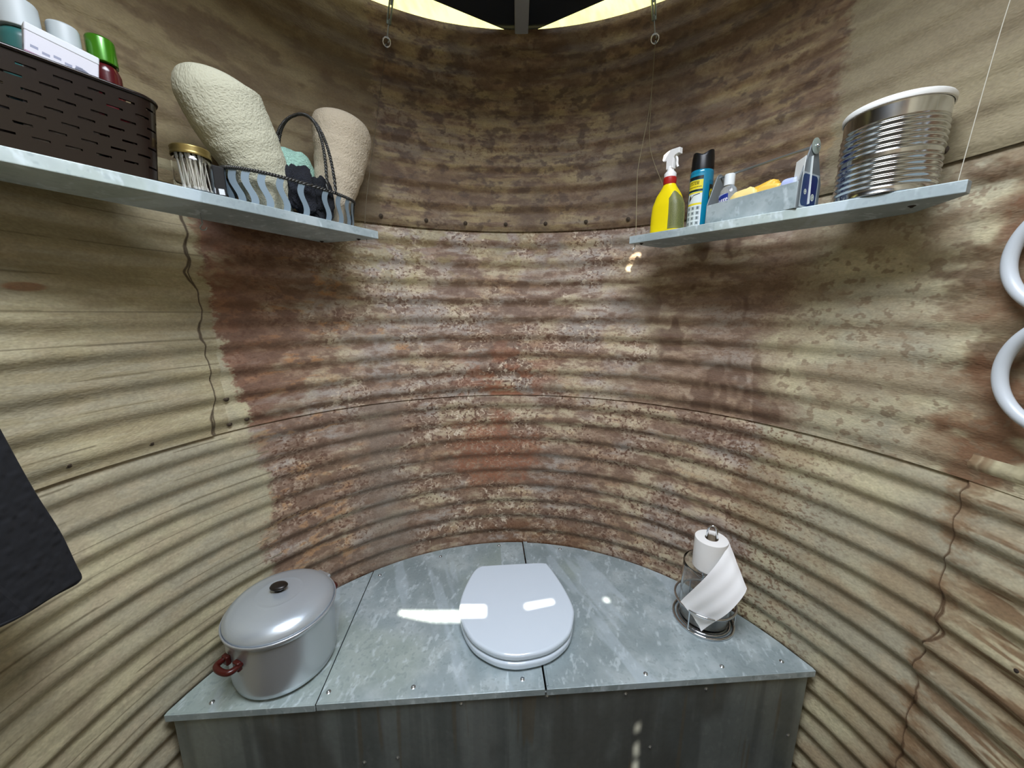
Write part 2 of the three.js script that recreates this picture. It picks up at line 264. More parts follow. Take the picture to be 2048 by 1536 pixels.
{
  const s = shapeOf([[-1.6, -0.28], [1.6, -0.28], [1.6, 1.12], [-1.6, 1.12]]); const z = -0.785 + (3.61 - 1.603) / 1.418; s.holes.push(shapeOf([[0.43, z - 0.05], [0.53, z - 0.05], [0.53, z + 0.05], [0.43, z + 0.05]]));
  scene.getObjectByName('added_sun_blocker').geometry = slab(s, 3.6, 3.62);
}
{
  const tex = dataTex(512, 512, (u, v) => { const n = fbm(u * 60 + v * 22, v * 14 - u * 5, 4), b = fbm(u * 7, v * 7, 3); return mixc([128, 127, 80], [150, 149, 96], ss(0.3, 0.65, n * 0.6 + b * 0.4)); });
  tex.repeat.set(3, 2);
  struct('hillside', gridGeo(60, 30, (u, v) => { const a = (-75 + 150 * u) * rad, r = 4.2 + 3.4 * v + 0.25 * fbm(u * 9, v * 9, 3); return [r * Math.sin(a), -0.3 + 10.5 * v + 0.3 * fbm(u * 14, v * 6 + 4, 3), -r * Math.cos(a)]; }), new THREE.MeshStandardMaterial({ map: tex, roughness: 1, side: THREE.DoubleSide }));
  struct('ground', at(new THREE.CylinderGeometry(14, 14, 0.1, 48), 0, -0.15, 0), M(0x8d8460, 1));
}

// ------------------------------------------------------------------ zinc
const zincTex = (tone, streaky) => dataTex(1024, 1024, (u, v) => {
  const x = u * 2, y = v * 2, b = fbm(x * 5, y * 5, 4), m = fbm(x * 22 + 3, y * 22, 4), h = fbm(x * 90, y * 90, 3);
  let c = mixc([146, 160, 164], [166, 178, 181], ss(0.3, 0.7, m)); c = mixc(c, [128, 141, 144], ss(0.42, 0.68, b) * 0.7); c = mixc(c, [152, 165, 154], ss(0.5, 0.7, fbm(x * 3 + 9, y * 3, 3)) * 0.5);
  c = mixc(c, [198, 210, 214], ss(0.6, 0.78, fbm(x * 60 + y * 30, y * 22 - x * 40, 4)) * 0.55); c = mixc(c, [112, 124, 127], ss(0.62, 0.74, h) * 0.35); c = mixc(c, [176, 190, 198], ss(0.66, 0.74, fbm(x * 12 - y * 4, y * 2.2, 4)) * 0.5);
  if (streaky) { const s = fbm(x * 26, y * 1.1, 4), s2 = fbm(x * 9 + 4, y * 0.7, 3); c = mixc(c, mixc([146, 154, 152], [116, 122, 120], ss(0.35, 0.65, s)), 0.75); c = mixc(c, [166, 174, 174], ss(0.55, 0.75, s2) * 0.5); c = mixc(c, [104, 106, 102], ss(0.52, 0.66, fbm(x * 5, y * 2 + 40, 4)) * 0.6); c = mixc(c, [132, 122, 104], ss(0.7, 0.8, fbm(x * 60, y * 3, 2)) * 0.5); }
  return c.map(q => q * tone * (streaky ? 1 : 1.1) * (0.96 + 0.08 * h));
});
const zT = zincTex(1, false), zS = zincTex(1, true); zT.repeat.set(0.5, 0.5); zS.repeat.set(0.5, 0.5);
const zBump = dataTex(512, 512, (u, v) => { const q = 255 * (0.7 * fbm(u * 9, v * 9, 4) + 0.3 * fbm(u * 60, v * 60, 2)); return [q, q, q]; }, false); zBump.wrapS = zBump.wrapT = THREE.MirroredRepeatWrapping;
const zinc = new THREE.MeshStandardMaterial({ map: zT, roughness: 0.4, metalness: 0.2, bumpMap: zBump, bumpScale: 0.0015 });
const zincFront = new THREE.MeshStandardMaterial({ map: zS, roughness: 0.42, metalness: 0.66, bumpMap: zBump, bumpScale: 0.0015 });
const zincShelf = new THREE.MeshStandardMaterial({ map: zT, roughness: 0.5, metalness: 0.15, bumpMap: zBump, bumpScale: 0.001 });
function boxUV(g) { // metres
  const q = g.index ? g.toNonIndexed() : g; q.computeVertexNormals(); const p = q.attributes.position, n = q.attributes.normal, uv = [];
  for (let i = 0; i < p.count; i++) { const ax = Math.abs(n.getX(i)), ay = Math.abs(n.getY(i)), az = Math.abs(n.getZ(i)); if (ay > ax && ay > az) uv.push(p.getX(i), p.getZ(i)); else if (az > ax) uv.push(p.getX(i), p.getY(i)); else uv.push(p.getZ(i), p.getY(i)); }
  q.setAttribute('uv', new THREE.Float32BufferAttribute(uv, 2)); return q;
}

// ------------------------------------------------------------------ the bench
{
  const b = thing('toilet_bench', 'wide galvanized sheet metal bench filling the back of the round tank', 'bench', [0, 0, 0]);
  const ZF = -0.255, RB = 0.913, TOP = 0.42;
  const arc = (x0, x1) => { const p = []; for (let i = 0; i <= 24; i++) { const x = x1 + (x0 - x1) * i / 24; p.push([x, -Math.sqrt(RB * RB - x * x)]); } return p; };
  const xe = Math.sqrt(RB * RB - ZF * ZF) - 0.002;
  for (const [x0, x1, y] of [[-xe, -0.5065, 0], [-0.503, 0.0965, 0.0016], [0.1015, xe, 0.0004]]) {
    const s = shapeOf([[x0, ZF], [x1, ZF], ...arc(x0, x1)]);
    part(b, 'top_panel', boxUV(merge([slab(s, TOP - 0.004 + y, TOP + y, 0.001, 1), at(new RoundedBoxGeometry(x1 - x0, 0.02, 0.0035, 1, 0.001), (x0 + x1) / 2, TOP - 0.0100 + y, ZF + 0.0015)])), zinc);
  }
  const sm = zinc;
  const seam = part(b, 'seam_strip', boxUV(merge([at(new RoundedBoxGeometry(0.0045, 0.005, 0.65, 1, 0.0012), 0.1045, TOP + 0.002, -0.585), at(new RoundedBoxGeometry(0.012, 0.0022, 0.65, 1, 0.0008), 0.1135, TOP + 0.0012, -0.585)])), sm); seam.rotation.y = 0;
  part(b, 'front_panel', boxUV(at(new RoundedBoxGeometry(2 * xe - 0.03, 0.403, 0.006, 1, 0.001), 0, 0.2035, ZF - 0.006)), zincFront);
  const screw = (x, y, z, front, s = 1) => { const o = part(b, 'screw', screwDome, shinyBolt); o.position.set(x, y, z); o.scale.setScalar(s); if (front) o.rotation.x = Math.PI / 2; };
  for (const [x, z] of [[-0.777, -0.278], [-0.484, -0.284], [-0.26, -0.282], [0.038, -0.284], [0.387, -0.277], [0.616, -0.284], [0.8, -0.287], [-0.006, -0.889], [-0.252, -0.832], [-0.473, -0.734], [0.256, -0.85]]) screw(x, TOP + (x > -0.5 && x < 0.1 ? 0.0016 : 0.0002), z, false, 0.85);
  for (const [x, y] of [[-0.13, 0.385], [0.104, 0.3915], [0.324, 0.380], [0.557, 0.378], [-0.397, 0.213], [-0.307, 0.22], [0.408, 0.187], [0.829, 0.19]]) screw(x, y, ZF - 0.0032, true, 0.75);
}

// ------------------------------------------------------------------ toilet seat
{
  const raw = [[-0.080, -0.694], [0.005, -0.696], [0.089, -0.697], [0.159, -0.695], [0.178, -0.676], [0.208, -0.575], [0.223, -0.485], [0.217, -0.435], [0.186, -0.369], [0.123, -0.323], [0.051, -0.307], [-0.001, -0.309], [-0.051, -0.328], [-0.103, -0.370], [-0.138, -0.436], [-0.150, -0.501], [-0.139, -0.577], [-0.108, -0.666]];
  const cx = 0.036, cz = -0.5, loc = raw.map(p => [p[0] - cx, p[1] - cz]);
  const t = thing('toilet', 'closed glossy white toilet lid and seat in the middle of the metal bench', 'toilet', [cx, 0.4216, cz]);
  const white = P({ color: 0xd3e0ec, roughness: 0.16, clearcoat: 0.5, clearcoatRoughness: 0.06 });
  const lid = splineShape(loc);
  // lid top as a gentle dome
  const g = slab(lid, 0.033, 0.054, 0.008, 5);
  part(t, 'lid', g, white);
  const ringOuter = splineShape(loc.map(p => [p[0] * 0.985, p[1] * 0.985 + 0.006]));
  ringOuter.holes.push(splineShape(loc.map(p => [p[0] * 0.6, p[1] * 0.62])));
  part(t, 'seat_ring', slab(ringOuter, 0.006, 0.030, 0.008, 4), white);
  for (const [x, z] of [[-0.08, 0.10], [0.08, 0.10], [-0.1, -0.1], [0.1, -0.1]]) { const o = part(t, 'bumper', new THREE.CylinderGeometry(0.01, 0.011, 0.008, 16), M(0xc9ccd2, 0.5)); o.position.set(x, 0.0042, z); }
  for (const x of [-0.07, 0.075]) { const o = part(t, 'hinge', new THREE.CapsuleGeometry(0.008, 0.03, 4, 12).rotateZ(Math.PI / 2), white); o.position.set(x, 0.022, -0.188); }
}

// ------------------------------------------------------------------ stock pot
{
  const t = thing('stock_pot', 'large dull aluminum stock pot with a domed lid on the left of the bench', 'pot', [-0.642, 0.4204, -0.392]);
  const alu = (r, c = 0xc4c9ce) => M(c, r, 0.7, { bumpMap: zBump, bumpScale: 0.0004 });
  part(t, 'body', lathe([[0, 0.002], [0.108, 0], [0.118, 0.003], [0.127, 0.012], [0.131, 0.03], [0.133, 0.1], [0.1345, 0.166], [0.1395, 0.172], [0.1405, 0.177], [0.1415, 0.181], [0.140, 0.184], [0.137, 0.182], [0.1355, 0.176], [0.133, 0.17], [0.131, 0.1], [0.128, 0.02], [0, 0.012]], 96), alu(0.34));
  const lid = part(t, 'lid', lathe([[0.134, 0.168], [0.1352, 0.176], [0.1362, 0.186], [0.1355, 0.191], [0.131, 0.2], [0.122, 0.2105], [0.108, 0.2195], [0.09, 0.2262], [0.070, 0.2304], [0.0595, 0.2322], [0.0575, 0.2338], [0.0555, 0.2322], [0.05, 0.2332], [0.02, 0.2352], [0.016, 0.2385], [0, 0.2385]], 96), M(0xc6d0d8, 0.3, 0.55, { bumpMap: zBump, bumpScale: 0.0004 }));
  lid.scale.y = 0.88; lid.position.y = 0.0211;
  const k = part(lid, 'knob', lathe([[0, 0.262], [0.012, 0.2614], [0.019, 0.258], [0.0215, 0.2535], [0.019, 0.249], [0.012, 0.2435], [0.0105, 0.237], [0, 0.237]], 40), M(0x1d1714, 0.35), 'dark brown plastic lid knob'); k.scale.set(1.1, 1, 0.85); 
  part(lid, 'lid_lip', at(new RoundedBoxGeometry(0.05, 0.012, 0.016, 2, 0.004), 0.0, 0.1850, -0.137).rotateY(-0.5), alu(0.3));
  const bake = M(0x43130f, 0.28);
  for (const a of [0, Math.PI]) {
    const h = part(t, 'handle', merge([tube([[-0.024, 0, 0.128], [-0.028, 0.001, 0.145], [-0.024, 0.002, 0.160], [0, 0.003, 0.166], [0.024, 0.002, 0.160], [0.028, 0.001, 0.145], [0.024, 0, 0.128]], 0.0075, 40, 10), at(new RoundedBoxGeometry(0.022, 0.026, 0.012, 3, 0.004), -0.022, 0, 0.138), at(new RoundedBoxGeometry(0.022, 0.026, 0.012, 3, 0.004), 0.022, 0, 0.138)]), bake, 'dark red plastic handle');
    h.position.y = 0.128; h.rotation.y = -0.47 + a;
  }
}

// ------------------------------------------------------------------ toilet paper stand and roll
const chrome = M(0xd7dade, 0.1, 1);
{
  const cx = 0.66, cz = -0.455, t = thing('paper_roll_stand', 'chrome wire stand with a clear glass cylinder holding a toilet roll', 'paper stand', [cx, 0.4206, cz]);
  const torus = (r, y, q) => at(new THREE.TorusGeometry(r, q, 12, 72).rotateX(Math.PI / 2), 0, y, 0);
  part(t, 'base_ring', merge([torus(0.090, 0.0045, 0.0042), torus(0.078, 0.0055, 0.003)]), chrome);
  part(t, 'ring', torus(0.0905, 0.075, 0.0034), chrome);
  for (const a of [0.5, 2.6, 4.7]) { const o = part(t, 'post', new THREE.CylinderGeometry(0.0025, 0.0025, 0.074, 8), chrome); o.position.set(0.0905 * Math.cos(a), 0.038, 0.0905 * Math.sin(a)); }
  part(t, 'glass_cylinder', lathe([[0, 0.0], [0.066, 0.0], [0.0735, 0.004], [0.075, 0.012], [0.075, 0.185], [0.0745, 0.1985], [0.0732, 0.2], [0.0718, 0.1985], [0.0716, 0.186], [0.0716, 0.014], [0.068, 0.0105], [0, 0.0095]].map(p => [p[0], p[1] + 0.004]), 72), P({ color: 0xffffff, roughness: 0.02, transmission: 1, thickness: 0.003, ior: 1.5, attenuationColor: new THREE.Color(0.75, 0.86, 0.8), attenuationDistance: 0.12 }));
  part(t, 'loop_handle', tube([[-0.012, 0.02, 0], [-0.0125, 0.15, 0], [-0.0125, 0.318, 0], [-0.010, 0.331, 0], [0, 0.337, 0], [0.010, 0.331, 0], [0.0125, 0.318, 0], [0.0125, 0.15, 0], [0.012, 0.02, 0]], 0.0033, 90, 8).rotateY(-0.6), chrome);
  part(t, 'roll_rest', merge([at(new THREE.TorusGeometry(0.040, 0.0025, 8, 48).rotateX(Math.PI / 2), 0, 0.19, 0), at(new THREE.CylinderGeometry(0.0022, 0.0022, 0.08, 8).rotateZ(Math.PI / 2), 0, 0.19, 0), at(new THREE.CylinderGeometry(0.0022, 0.0022, 0.08, 8).rotateX(Math.PI / 2), 0, 0.19, 0)]), chrome);
  const paper = M(0xf4f4f2, 0.95, 0, { bumpMap: zBump, bumpScale: 0.0004 });
  const r = thing('toilet_roll', 'white toilet paper roll with its loose end hanging into the chrome ring', 'toilet paper', [cx, 0.6156, cz]);
  part(r, 'roll', lathe([[0.0195, 0], [0.047, 0.0], [0.0485, 0.002], [0.0485, 0.098], [0.047, 0.1], [0.0195, 0.1]], 72), paper);
  part(r, 'cardboard_core', lathe([[0.0195, 0.0], [0.0195, 0.0995], [0.0183, 0.0995], [0.0183, 0.0], [0.0195, 0]], 48), M(0xa89a86, 0.9));
  // the hanging strip, corner by corner: leaves the roll at its right side, folds over and ends inside the ring
  const A = v3(0.7035, 0.7150, -0.4335), B = v3(0.7116, 0.6177, -0.3459), Cc = v3(0.617, 0.433, -0.3925), D = v3(0.5571, 0.5176, -0.4219);
  const face = (o) => gridGeo(30, 40, (u, v) => {
    // u along A->B (0..1), v along A->D
    const top = A.clone().lerp(B, u), bot = D.clone().lerp(Cc, u), p = top.lerp(bot, v);
    const bulge = v ** 0.6 * (1 - v) ** 1.4 / 0.3 * (1 - 0.3 * u) * 1.5; p.add(v3(-0.572, 0, 0.82).multiplyScalar(0.029 * bulge + 0.002 * Math.sin(v * 9 + u * 4) * u + 0.0012 * Math.sin(u * 17 + v * 3)));
    p.add(v3(0.82, 0, 0.572).multiplyScalar(0.006 * Math.sin(Math.PI * u) * (v < 0.2 ? v / 0.2 : 1)));
    p.add(v3(-0.572, 0, 0.82).multiplyScalar(o));
    return [p.x - cx, p.y - 0.6156, p.z - cz];
  });
  part(r, 'loose_sheet', merge([face(0), face(0.0006)]), M(0xf6f7f8, 0.95, 0, { side: THREE.DoubleSide }));
}

// ------------------------------------------------------------------ shelves
function shelfFrame(ax, az, bx, bz) { const l = Math.hypot(bx - ax, bz - az), ux = (bx - ax) / l, uz = (bz - az) / l; return { ax, az, ux, uz, l, turn: Math.atan2(-uz, ux) }; }
const FL = { ...shelfFrame(-0.905, 0.15, -0.367, -0.615), y: 1.657 };                // local +x along the front edge, +z towards the room
const FR = { ...shelfFrame(0.394, -0.614, 0.798, -0.083), y: 1.6535 };
// (s along the shelf, w in from its front edge, height above its top) to the room
const onShelf = (F, s, w, h = 0) => [F.ax + F.ux * s + F.uz * w, F.y + h, F.az + F.uz * s - F.ux * w];
const SH = 0.022;
function makeShelf(F, label, outline, screws) {
  const t = thing('shelf', label, 'shelf', [F.ax, F.y, F.az], F.turn);
  part(t, 'board', boxUV(slab(shapeOf(outline), -SH, 0, 0.0015, 2)), zincShelf);
  for (const [x, z] of screws) { const o = part(t, 'screw', screwDome, darkBolt); o.position.set(x, -SH, z); o.rotation.x = Math.PI; o.scale.setScalar(0.8); }
  return t;
}
const shL = makeShelf(FL, 'galvanized metal shelf high on the left wall holding the towels', [[0.005, 0], [0.935, 0], [0.928, -0.03], [0.895, -0.185], [0.88, -0.199], [0.155, -0.128], [0.02, -0.008]], [[0.87, -0.178], [0.905, -0.05]]);
const shR = makeShelf(FR, 'galvanized metal shelf high on the right wall holding the cleaning bottles', [[0, 0], [0.667, 0], [0.672, -0.02], [0.60, -0.13], [0.52, -0.147], [0.037, -0.147], [0.03, -0.14]], [[0.03, -0.02], [0.6, -0.05]]);
function wire(name, pts, r, m, label, cat, group, seg = 60) { return single(name, tube(pts, r, seg, 6), m, label, cat, group); }
const cordM = M(0x8f8668, 0.8), whiteCord = M(0xb9b6a8, 0.7), steel = M(0xaab0b3, 0.3, 0.9);
{
  const hk = single('hook', tube([[0, 0, 0], [0, -0.012, 0], [0.001, -0.022, 0.001], [-0.004, -0.030, 0.002], [-0.001, -0.0355, 0.002], [0.006, -0.0345, 0.001], [0.009, -0.029, 0]], 0.0013, 40, 8), steel, 'small steel wire hook under the towel shelf on the left', 'hook');
  const p = onShelf(FL, 0.54, 0.1, -SH); hk.position.set(...p);
  const h2 = single('hook', tube([[0, 0, 0], [0, -0.009, 0], [-0.004, -0.016, 0], [-0.008, -0.022, 0.002]], 0.0011, 24, 6), steel, 'tiny bent wire under the left tip of the cleaning shelf', 'hook');
  h2.position.set(...onShelf(FR, 0.012, 0.012, -SH));
}

// turnbuckles and cords
function turnbuckle(wallPt, end, label) {
  const t = thing('turnbuckle', label, 'turnbuckle', wallPt);
  const e = v3(end[0] - wallPt[0], end[1] - wallPt[1], end[2] - wallPt[2]), L = e.length(), q = new THREE.Quaternion().setFromUnitVectors(v3(0, 1, 0), e.clone().normalize());
  const along = (g) => { const o = g.clone(); o.applyQuaternion(q); return o; };
  const inw = v3(-wallPt[0], 0, -wallPt[2]).normalize(), sidew = v3(-inw.z, 0, inw.x);
  const ring = new THREE.TorusGeometry(0.0115, 0.0026, 10, 32); ring.rotateX(0.5); ring.lookAt(inw); 
  const shank = new THREE.CylinderGeometry(0.0026, 0.0026, 0.026, 10); shank.rotateX(Math.PI / 2); shank.lookAt(inw); shank.translate(-inw.x * 0.022, 0.0, -inw.z * 0.022);
  part(t, 'eye_bolt', merge([ring, shank]), chrome);
  part(t, 'hook_rod', along(tube([[0.004, 0.0, 0], [0.006, 0.006, 0], [0.001, 0.014, 0], [0, 0.03, 0], [0, 0.06, 0]], 0.0021, 30, 8)), steel);
  part(t, 'body', merge([-1, 1].map(k => along(at(new RoundedBoxGeometry(0.0042, L * 0.62, 0.0075, 2, 0.0015), k * 0.0048, 0.046 + L * 0.31, 0))).concat([along(at(new THREE.CylinderGeometry(0.0058, 0.0058, 0.01, 12), 0, 0.05, 0)), along(at(new THREE.CylinderGeometry(0.0058, 0.0058, 0.01, 12), 0, 0.046 + L * 0.6, 0))])), M(0x8b9690, 0.4, 0.8));
  part(t, 'end_rod', along(at(new THREE.CylinderGeometry(0.0024, 0.0024, L * 0.36, 8), 0, L * 0.82, 0)), steel);
}
turnbuckle([-0.358, 2.268, -0.822], [-0.322, 2.408, -0.792], 'steel turnbuckle hooked to the left wall eye below the roof');
turnbuckle([0.492, 2.274, -0.755], [0.462, 2.408, -0.728], 'steel turnbuckle hooked to the right wall eye below the roof');
wire('cord', [[-0.358, 2.257, -0.817], [-0.385, 2.0, -0.74], onShelf(FL, 0.915, 0.03, 0.02), onShelf(FL, 0.918, 0.03, -0.03)], 0.0007, M(0x59513f, 0.8), 'thin dark cord from the left wall eye to the towel shelf tip', 'cord', undefined, 80);
wire('cord', [[0.492, 2.263, -0.75], [0.486, 2.09, -0.745], [0.458, 1.95, -0.72], [0.437, 1.87, -0.69], [0.42, 1.75, -0.64], onShelf(FR, 0.012, 0.014, 0.02), onShelf(FR, 0.012, 0.014, -0.03)], 0.0009, cordM, 'thin tan cord hanging slack to the left tip of the cleaning shelf', 'cord', undefined, 120);
wire('cord', [[0.493, 2.263, -0.753], [0.49, 2.09, -0.748], [0.495, 1.96, -0.745], onShelf(FR, 0.05, 0.135, 0.1), onShelf(FR, 0.052, 0.135, -0.01)], 0.0009, cordM, 'thin tan cord behind the yellow spray bottle', 'cord', undefined, 100);
wire('cord', [onShelf(FR, 0.654, 0.02, -0.02), onShelf(FR, 0.655, 0.02, 0.0), onShelf(FR, 0.668, 0.035, 0.25), onShelf(FR, 0.69, 0.05, 0.50), onShelf(FR, 0.70, 0.055, 0.735)], 0.0007, whiteCord, 'pale cord beside the big tin at the right shelf end', 'cord', undefined, 60);

// ------------------------------------------------------------------ left shelf: slotted bin and what is in it
const place = (o, F, s, w, h = 0, turn = 0) => { o.position.set(...onShelf(F, s, w, h)); o.rotation.y = F.turn + turn; return o; };
{
  const L = 0.30, D = 0.1, HH = 0.146;
  const t = thing('storage_bin', 'dark brown slotted plastic bin full of bottles on the towel shelf', 'bin');
  place(t, FL, 0.325, 0.071);
  const rc = 0.035, per = []; // rounded rectangle, counter-clockwise from above
  for (const [cx, cz, a0] of [[L / 2 - rc, D / 2 - rc, 0], [-(L / 2 - rc), D / 2 - rc, 90], [-(L / 2 - rc), -(D / 2 - rc), 180], [L / 2 - rc, -(D / 2 - rc), 270]]) for (let k = 0; k <= 8; k++) { const a = (a0 + k * 11.25) * rad; per.push([cx + rc * Math.cos(a), cz + rc * Math.sin(a)]); }
  const cum = [0]; for (let i = 1; i <= per.length; i++) { const p = per[i - 1], q = per[i % per.length]; cum.push(cum[i - 1] + Math.hypot(q[0] - p[0], q[1] - p[1])); }
  const total = cum.at(-1), ptAt = (d) => { d = ((d % total) + total) % total; let i = 1; while (cum[i] < d) i++; const p = per[i - 1], q = per[i % per.length], f = (d - cum[i - 1]) / (cum[i] - cum[i - 1]); return [p[0] + (q[0] - p[0]) * f, p[1] + (q[1] - p[1]) * f]; };
  const NU = 180, NV = 44, pos = [], idx = [], du = total / NU;
  const lay = (o) => { const base = pos.length / 3; for (let j = 0; j <= NV; j++) for (let i = 0; i <= NU; i++) { const h = j / NV, [x, z] = ptAt(i * du), s = 0.9 + 0.1 * h - o / 0.06; pos.push(x * s, h * HH, z * (0.88 + 0.12 * h - o / 0.03)); }
    for (let j = 0; j < NV; j++) for (let i = 0; i < NU; i++) { const row = Math.floor((j - 4) / 5), inRow = j >= 4 && (j - 4) % 5 === 4 && j < 42, sl = (i + (row % 2 ? 0 : 4)) % 9; if (inRow && sl < 5) continue; const a = base + j * (NU + 1) + i, b = a + 1, c = a + NU + 1, d = c + 1; idx.push(a, d, b, a, c, d); } };
  lay(0); lay(0.0022);
  const g = new THREE.BufferGeometry(); g.setAttribute('position', new THREE.Float32BufferAttribute(pos, 3)); g.setIndex(idx); g.computeVertexNormals();
  const brown = M(0x1d1511, 0.2, 0, { side: THREE.DoubleSide });
  part(t, 'slotted_wall', g, brown);
  part(t, 'rim', new THREE.TubeGeometry(new THREE.CatmullRomCurve3(per.map(p => v3(p[0], HH, p[1])), true), 160, 0.0032, 8, true), M(0x1d1512, 0.2));
  part(t, 'base', slab(shapeOf(per.map(p => [p[0] * 0.9, p[1] * 0.88])), 0.001, 0.005), brown);
  const bottle = (s, w, h, r, body, cap, capH, label, capLabel) => {
    const b = thing('bottle', label, 'bottle'); place(b, FL, s, w, 0.0065);
    part(b, 'body', lathe([[0, 0], [r * 0.92, 0], [r, 0.004], [r, h - capH - 0.016], [r * 0.85, h - capH - 0.006], [r * 0.7, h - capH], [0, h - capH]], 32), body);
    const fl = []; for (let k = 0; k < 32; k++) fl.push(k);
    part(b, 'cap', lathe([[0, h], [r * 0.84, h], [r * 0.9, h - 0.003], [r * 0.92, h - capH + 0.002], [r * 0.9, h - capH - 0.001], [0, h - capH - 0.001]], 40), cap, capLabel);
    return b;
  };
  const whiteP = M(0xb2bbbd, 0.45), teal = M(0x2c5f5c, 0.35), maroon = M(0x4a1518, 0.2);
  bottle(0.328, 0.078, 0.232, 0.026, teal, whiteP, 0.042, 'teal bottle with a wide white cap at the near end of the bin', 'wide white cap');
  bottle(0.3765, 0.082, 0.226, 0.0212, M(0x8fb5ae, 0.4), whiteP, 0.038, 'smaller white capped bottle in the bin behind the tilted carton', 'round white cap');
  bottle(0.420, 0.082, 0.231, 0.0212, maroon, P({ color: 0x3d7d16, roughness: 0.22, metalness: 0.3, clearcoat: 0.5 }), 0.040, 'dark red bottle with a shiny green cap in the brown bin', 'shiny green cap');
  bottle(0.25, 0.075, 0.14, 0.02, M(0x3a4ea0, 0.4), whiteP, 0.02, 'small blue bottle inside the slotted bin seen through the slots', undefined);
  const ct = canvasTex(256, 512, (c, w, h) => { c.fillStyle = '#e9e9ee'; c.fillRect(0, 0, w, h); for (const [q, y0] of [['#9aa0b4', 84], ['#8d93aa', 260]]) { c.fillStyle = q; for (let i = 0; i < 5; i++) c.fillRect(18 + i * 38, y0 + (i % 2) * 8, 26, 12); } c.fillStyle = '#b98aa6'; c.fillRect(0, 116, 60, 22); c.fillStyle = '#6d7486'; c.beginPath(); c.ellipse(200, 108, 34, 20, 0.3, 0, 7); c.fill(); });
  const cart = thing('carton', 'white printed carton leaning out of the brown bin', 'carton'); place(cart, FL, 0.352, 0.040, 0.104); cart.rotation.order = 'YXZ'; cart.rotation.z = -0.14;
  part(cart, 'box', new RoundedBoxGeometry(0.078, 0.174, 0.016, 2, 0.002), M(0xd4d4d8, 0.5, 0, { map: ct }));
  part(cart, 'flap', at(new RoundedBoxGeometry(0.0785, 0.012, 0.0175, 2, 0.002), 0, 0.0815, 0), M(0xc4c8cc, 0.5));
}
// swab jar
{
  const t = thing('glass_jar', 'glass jar with a gold lid full of cotton swabs', 'jar'); place(t, FL, 0.522, 0.058);
  part(t, 'glass', lathe([[0, 0.001], [0.028, 0.001], [0.0325, 0.005], [0.0335, 0.012], [0.0335, 0.062], [0.031, 0.069], [0.0295, 0.073], [0.0295, 0.08], [0.0275, 0.08], [0.0275, 0.073], [0.029, 0.068], [0.0315, 0.061], [0.0315, 0.012], [0.029, 0.007], [0, 0.006]], 56), P({ color: 0xffffff, roughness: 0.03, transmission: 1, thickness: 0.002, ior: 1.48 }));
  const gold = M(0x94824e, 0.34, 0.8);
  part(t, 'lid', lathe([[0, 0.092], [0.029, 0.092], [0.0325, 0.0905], [0.0335, 0.088], [0.0325, 0.0855], [0.0335, 0.083], [0.0325, 0.0805], [0.0335, 0.078], [0.0338, 0.074], [0.032, 0.074], [0.032, 0.0885], [0, 0.0885]], 56), gold, 'gold screw lid');
  const rodG = new THREE.CylinderGeometry(0.0011, 0.0011, 0.06, 6), tipG = new THREE.CapsuleGeometry(0.0022, 0.006, 4, 8), white = M(0xf2f0e4, 0.8), cotton = M(0xf8f7f0, 1);
  let proto = null;
  for (let i = 0; i < 30; i++) {
    const a = i * 2.399, r = 0.0245 * Math.sqrt((i + 0.5) / 30);
    let o;
    if (!proto) { o = proto = thing('cotton_swab', 'white cotton swab standing among others in the gold lidded jar', 'cotton swab', [0, 0, 0], 0, 'cotton swabs in the gold lidded jar'); part(o, 'stick', rodG, white); part(o, 'tip', at(tipG.clone(), 0, 0.030, 0), cotton); part(o, 'tip', at(tipG.clone(), 0, -0.030, 0), cotton); } else o = copyOf(proto);
    const p = onShelf(FL, 0.522, 0.058, 0.0425); o.position.set(p[0] + r * Math.cos(a), p[1] + rr(-0.0008, 0.0005), p[2] + r * Math.sin(a)); o.rotation.set(rr(-0.1, 0.1), 0, rr(-0.1, 0.1));
  }
  const bx = thing('black_box', 'small black box with a white tag between the jar and the wire basket', 'box'); place(bx, FL, 0.566, 0.085, 0.0);
  part(bx, 'box', at(new RoundedBoxGeometry(0.03, 0.075, 0.05, 2, 0.003), 0, 0.0378, 0), M(0x121212, 0.5));
  part(bx, 'tag', at(new RoundedBoxGeometry(0.011, 0.012, 0.001, 1, 0.0003), 0.006, 0.022, 0.0255).rotateZ(0.1), M(0xd9dde0, 0.5), 'white printed tag');
}
